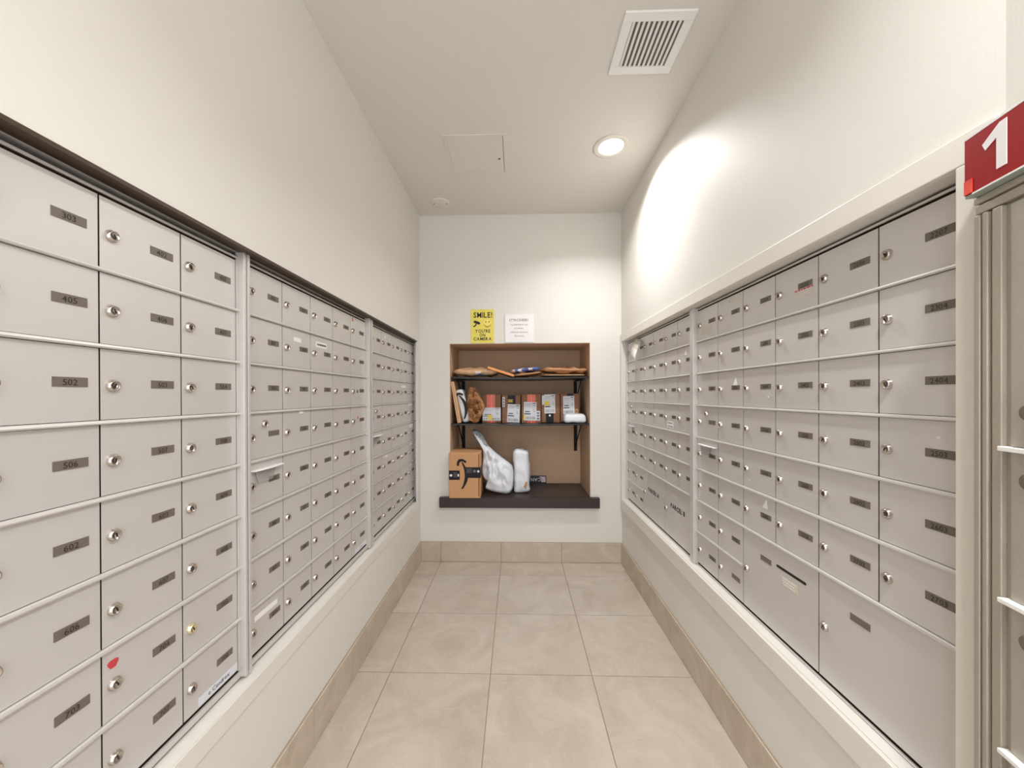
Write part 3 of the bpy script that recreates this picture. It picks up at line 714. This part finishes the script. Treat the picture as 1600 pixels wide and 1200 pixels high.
# white poly bag leaning on the carton
bagp = [(-0.3472, 0.955), (-0.3300, 0.968), (-0.300, 0.962), (-0.259, 0.925), (-0.2201, 0.8514), (-0.170, 0.800), (-0.1224, 0.7634), (-0.0500, 0.7098), (-0.0300, 0.675), (-0.0262, 0.6218), (-0.0300, 0.550), (-0.0380, 0.515), (-0.0648, 0.489), (-0.1138, 0.4905), (-0.1871, 0.505), (-0.2400, 0.528), (-0.2000, 0.562), (-0.2450, 0.5950), (-0.2680, 0.645), (-0.2650, 0.7200), (-0.2650, 0.8024), (-0.305, 0.8906)]
outl = [(x+0.156, (z-0.487)*1.015) for x, z in bagp]
pb = pillow('poly_mailer_bag', outl, 0.115, [M_poly, M_polygrey], (-0.158, 2.785, ST+0.0085), (math.radians(-9), 0, 0), rings=16, wr=0.30, wf=17, sub=4, seed=2,
       pick=lambda c: 1 if (c.z > 0.355 and c.x > -0.118-0.75*(c.z-0.40)) or c.z > 0.445 else 0)
tag(pb, 'tall white plastic mailer bag slumped against the brown carton', 'mailer bag')
# upright puffy white parcel
p2 = softbox('padded_parcel', 0.122, 0.12, 0.330, 0.030, M_poly, (0.034, 2.885, ST+0.1675), (0, 0, math.radians(-4)), amp=0.011, fr=15, seed=4)
tag(p2, 'upright puffy white plastic parcel with a torn brown window', 'parcel')
mb = MB(); mb.prism([(0.020, -0.115), (0.034, -0.078), (0.046, -0.070), (0.050, -0.100), (0.036, -0.130)], 'y', -0.0645, -0.052, M_kraft); mb.prism([(0.030, -0.132), (0.036, -0.112), (0.046, -0.100), (0.038, -0.125)], 'y', -0.0655, -0.060, M_polygrey)
tw = mb.build('torn_window', p2)
# navy card at the back
nc = empty('upside_down_card', (0.165, ND-0.002, ST)); tag(nc, 'dark navy card with upside-down letters leaning at the back of the niche', 'card')
MB().box(-0.085, 0.085, -0.004, -0.0002, 0.0, 0.066, M_navy).build('card', nc)
T_ = Matrix.Translation((0, 0, 0.033)) @ Matrix.Rotation(math.pi, 4, 'Y')
mb = MB(); mb.text('CAN', 0.040, 0.005, -0.012, M_white, y=-0.0048, width=0.085, T=T_, bold=0.01); mb.build('lettering', nc)
mb = MB(); mb.prism([(0.042, 0.010), (0.078, 0.010), (0.078, 0.058), (0.030, 0.058), (0.020, 0.052), (0.038, 0.048)], 'y', -0.0046, -0.0039, M_pink); mb.build('pale_patch', nc)

# middle shelf: five cartons
def labelmesh(mb, x0, x1, z0, z1, y, rot=0, yellow=None, txt=True):
    cx, cz = (x0+x1)/2, (z0+z1)/2; T_ = Matrix.Translation((cx, 0, cz)) @ Matrix.Rotation(rot, 4, 'Y'); a, b_ = (x1-x0)/2, (z1-z0)/2
    mb.box(-a, a, y-0.0008, y+0.0001, -b_, b_, M_label, T=T_)
    rnd = random.Random(int(x0*9999)); yy = y-0.0012
    if txt:
        mb.box(-a*0.85, a*0.25, yy, y-0.0007, b_*0.72, b_*0.78, M_greytxt, T=T_); mb.box(a*0.35, a*0.85, yy, y-0.0007, b_*0.80, b_*0.88, M_ink, T=T_)
        mb.box(-a*0.85, a*0.0, yy, y-0.0007, b_*0.55, b_*0.60, M_greytxt, T=T_); mb.box(a*0.45, a*0.85, yy, y-0.0007, b_*0.58, b_*0.64, M_midtxt, T=T_)
        mb.box(-a*0.8, -a*0.05, yy, y-0.0007, -b_*0.12, b_*0.02, M_midtxt, T=T_); mb.box(-a*0.92, a*0.1, yy, y-0.0007, -b_*0.34, -b_*0.24, M_ink, T=T_)
        x = -a*0.85
        while x < a*0.8:
            q = rnd.uniform(0.04, 0.11)*a; mb.box(x, x+q, yy, y-0.0007, -b_*0.86, -b_*0.58, M_midtxt, T=T_); x += q+rnd.uniform(0.05, 0.16)*a
        for k in range(3):
            mb.box(a*0.5, a*0.58+k*0.1*a, yy, y-0.0007, b_*(0.30-0.17*k), b_*(0.36-0.17*k), M_midtxt, T=T_)
    if yellow: mb.box(yellow[0]*a, yellow[1]*a, yy-0.0003, y-0.0007, yellow[2]*b_, yellow[3]*b_, M_labyel, T=T_)
FY = 2.905
def sz_(x): return S2-0.007*math.sin(math.pi*(x-NX0)/(NX1-NX0))+0.0012
def carton(x0, x1, hh, label, fy=FY, build=None, m=M_card2):
    cx = (x0+x1)/2; a = (x1-x0)/2
    zb_ = sz_(cx) if abs(cx) < 0.2 else max(sz_(x0), sz_(x1))
    o = empty('small_carton', (cx, fy, zb_)); tag(o, label, 'carton', 'small cartons on the middle shelf')
    bevel(MB().box(-a, a, 0, 0.20, 0, hh, m).build('carton_body', o), 0.002)
    build(o, a, hh); return o
def c1(o, a, hh):
    mb = MB(); mb.box(-0.038, 0.028, -0.001, 0.0001, 0, hh, M_tapeor); mb.box(-0.002, 0.003, -0.0013, -0.0009, 0, hh, M_tapegl); mb.build('tape_strip', o)
    mb = MB(); labelmesh(mb, -a+0.004, a-0.001, 0.016, 0.118, -0.0014, 0, (-0.45, 0.05, -0.9, -0.1)); mb.build('shipping_label', o)
def c2(o, a, hh):
    mb = MB(); mb.box(-0.026, 0.035, -0.001, 0.0001, hh*0.62, hh, M_tape); mb.box(-0.024, 0.014, -0.0015, -0.0009, hh*0.74, hh*0.84, M_amber)
    for k in range(4): mb.box(-0.022+k*0.010, -0.017+k*0.010, -0.0018, -0.0014, hh*0.76, hh*0.82, M_tape)
    mb.build('tape_strip', o)
    mb = MB(); labelmesh(mb, -a*0.42, a*0.93, 0.004, 0.148, -0.0014, math.radians(3)); mb.build('shipping_label', o)
    mb = MB(); labelmesh(mb, -a+0.003, -a+0.023, 0.125, 0.205, -0.0014, 0, txt=False)
    for k in range(3): mb.box(-a+0.008, -a+0.018, -0.003, -0.0021, 0.135+k*0.022, 0.149+k*0.022, M_midtxt)
    mb.build('barcode_label', o)
def c3(o, a, hh):
    mb = MB(); mb.box(-0.032, 0.034, -0.001, 0.0001, 0, hh, M_tapeor); mb.box(-0.002, 0.003, -0.0013, -0.0009, 0, hh, M_tapegl); mb.build('tape_strip', o)
    mb = MB(); labelmesh(mb, -a*0.78, a*0.52, 0.018, 0.165, -0.0014, math.radians(2), (-1.0, -0.72, -0.95, -0.40)); mb.build('shipping_label', o)
    mb = MB(); labelmesh(mb, a*0.50, a*0.88, 0.018, 0.094, -0.0012, 0, txt=False)
    for k in range(3): mb.box(a*0.58, a*0.80, -0.0030, -0.0019, 0.026+k*0.022, 0.040+k*0.022, M_midtxt)
    mb.build('barcode_label', o)
def c4(o, a, hh):
    mb = MB(); mb.box(-0.038, 0.022, -0.001, 0.0001, 0, 0.072, M_tape)
    mb.lathe([(0.008, 0), (0.008, 0.0008)], M_white, T=Matrix.Translation((-0.008, -0.001, 0.055)) @ Matrix.Rotation(R90, 4, 'X'), n=14); mb.build('tape_strip', o)
    mb = MB(); labelmesh(mb, -a*0.72, a*0.48, 0.072, 0.222, -0.0014, math.radians(-1), (-0.95, -0.1, -0.2, 0.30)); mb.build('shipping_label', o)
    mb = MB(); labelmesh(mb, -a*0.98, -a*0.73, 0.140, 0.213, -0.0012, 0, txt=False); mb.build('barcode_label', o)
def c5(o, a, hh):
    mb = MB(); mb.box(-0.020, 0.030, -0.001, 0.0001, hh-0.030, hh, M_tape); mb.build('tape_strip', o)
    mb = MB(); labelmesh(mb, -a*0.72, a*0.52, 0.062, 0.205, -0.0014, math.radians(-1.5)); mb.build('shipping_label', o)
    mb = MB(); mb.box(a*0.58, a*0.95, -0.0016, 0.0001, 0.070, 0.102, M_card); mb.box(a*0.66, a*0.86, -0.0022, -0.0012, 0.078, 0.094, M_midtxt); mb.build('small_label', o)
carton(-0.276, -0.128, 0.222, 'first small carton from the left with orange tape and a low wide label', build=c1)
carton(-0.119, 0.026, 0.220, 'small carton with black and yellow tape beside the orange-taped first carton', build=c2)
carton(0.036, 0.190, 0.224, 'third small carton with vertical orange tape running behind a white label', build=c3)
carton(0.195, 0.338, 0.224, 'small carton with high white label above a black tape strip', build=c4)
carton(0.344, 0.486, 0.224, 'rightmost small carton behind the white pouch', build=c5)
wp = softbox('white_pouch', 0.168, 0.11, 0.066, 0.024, M_poly, (0.438, 2.836, S2+0.0345), (0, 0, math.radians(3)), amp=0.005, fr=18, seed=9, taper=0.10)
tag(wp, 'small puffy white pouch lying in front of the rightmost carton', 'pouch')
# crumpled brown paper bag
outl = [(-0.035, 0.285), (0.010, 0.275), (0.035, 0.235), (0.062, 0.185), (0.085, 0.125), (0.072, 0.080), (0.050, 0.035), (0.030, 0.004), (-0.010, 0.002), (-0.045, 0.018), (-0.048, 0.08), (-0.054, 0.15), (-0.050, 0.21)]
pbag = pillow('crumpled_paper_bag', outl, 0.105, M_kraft, (-0.336, 2.842, S2+0.0005), (math.radians(-6), 0, 0), rings=12, wr=0.85, wf=26, sub=4, seed=5)
for p in pbag.data.polygons: p.use_smooth = False
tag(pbag, 'crumpled brown paper bag standing between the white mailer and the cartons', 'paper bag')
# white mailer with arrow, leaning
wm = empty('white_mailer', (-0.389, 2.872, S2+0.001), 0); wm.rotation_euler = (0, math.radians(-12.5), 0); tag(wm, 'narrow white padded mailer with dark curved arrow leaning left on the middle shelf', 'mailer')
bx = softbox('mailer_body', 0.058, 0.12, 0.262, 0.020, M_poly, (0, 0, 0.1345), amp=0.003, fr=14, seed=11, parent=wm)
mb = MB(); arrow_shape(0.092, 0.006, 0.135, -0.066, -0.055, M_tape, mb); mb.build('printed_arrow', wm)
cm = empty('flat_card_mailer', (-0.440, 2.888, S2+0.0028), 0); cm.rotation_euler = (0, math.radians(-9.5), 0); tag(cm, 'thin flat cardboard mailer standing on edge at the far left of the middle shelf', 'mailer')
bevel(MB().box(-0.0125, 0.0125, -0.11, 0.12, 0, 0.320, M_kraftlite).build('mailer_body', cm), 0.002)
MB().box(-0.0035, 0.0035, -0.1108, -0.1099, 0.004, 0.316, M_kraft).build('edge_flap', cm)

# upper shelf envelopes
def zsh(x): return S1-0.007*math.sin(math.pi*(x-NX0)/(NX1-NX0))
def flatparcel(name, pts, thick, m, x, y, z, label, cat, rot=(0, 0, 0), wr=0.3, seed=0, wf=14, pick=None, mats=None):
    # outline in plan (x,y): pillow is built in xz then laid down
    o = pillow(name, pts, thick, mats or m, (x, y, z), (math.radians(90)+rot[0], rot[1], rot[2]), rings=10, wr=wr, wf=wf, sub=4, seed=seed, pick=pick)
    tag(o, label, cat); return o
flatparcel('padded_envelope', [(-0.165, -0.10), (0.0, -0.105), (0.165, -0.10), (0.175, 0.0), (0.165, 0.11), (0.0, 0.115), (-0.16, 0.11), (-0.17, 0.0)], 0.070, M_kraftlite, -0.318, 2.91, S1+0.042,
    'puffy tan padded envelope lying at the left of the upper shelf', 'envelope', wr=0.35, seed=3, pick=lambda c: 1 if -0.01 < c.x < 0.06 and c.y < 0 else 0, mats=[M_kraftlite, M_white])
oe = empty('orange_envelope', (-0.122, 2.90, S1+0.0385)); oe.rotation_euler = (0, math.radians(18.0), 0)
tag(oe, 'stiff orange envelope tilted across the upper shelf', 'envelope')
bevel(MB().box(-0.105, 0.105, -0.13, 0.13, -0.009, 0.009, M_orangeenv).build('envelope_body', oe), 0.003)
mb = MB(); mb.prism([(-0.105, -0.12), (-0.105, 0.12), (-0.03, 0.0)], 'z', 0.0089, 0.0096, M_orangeenv); mb.build('flap', oe)
flatparcel('blue_mailer', [(-0.10, -0.07), (0.02, -0.08), (0.11, -0.07), (0.11, 0.10), (0.0, 0.11), (-0.10, 0.10)], 0.042, M_blue, 0.062, 2.945, S1+0.0570,
    'blue and white plastic mailer lying on top of a brown one', 'mailer', rot=(0, math.radians(-6), 0), wr=0.35, seed=8, pick=lambda c: 1 if math.sin(c.x*90+c.z*40) > 0.45 else 0, mats=[M_blue, M_white])
flatparcel('brown_mailer', [(-0.11, -0.10), (0.0, -0.11), (0.105, -0.10), (0.115, 0.0), (0.10, 0.10), (-0.10, 0.10)], 0.030, M_kraft, 0.075, 2.905, S1+0.019,
    'brown paper mailer underneath the blue plastic mailer', 'mailer', rot=(0, math.radians(-7), 0), wr=0.4, seed=12)
flatparcel('brown_envelope', [(-0.175, -0.11), (0.0, -0.115), (0.165, -0.11), (0.18, 0.0), (0.165, 0.12), (0.0, 0.12), (-0.165, 0.12)], 0.046, M_kraft, 0.362, 2.91, S1+0.051,
    'upper brown paper envelope at the right end of the upper shelf', 'envelope', rot=(0, math.radians(1), 0), wr=0.45, seed=15, wf=20)
flatparcel('brown_envelope', [(-0.165, -0.10), (0.0, -0.11), (0.165, -0.10), (0.172, 0.0), (0.155, 0.11), (0.0, 0.11), (-0.165, 0.11)], 0.018, M_kraftlite, 0.360, 2.90, S1+0.0105,
    'thin lower envelope beneath the brown one at the right end', 'envelope', wr=0.3, seed=17, wf=20)
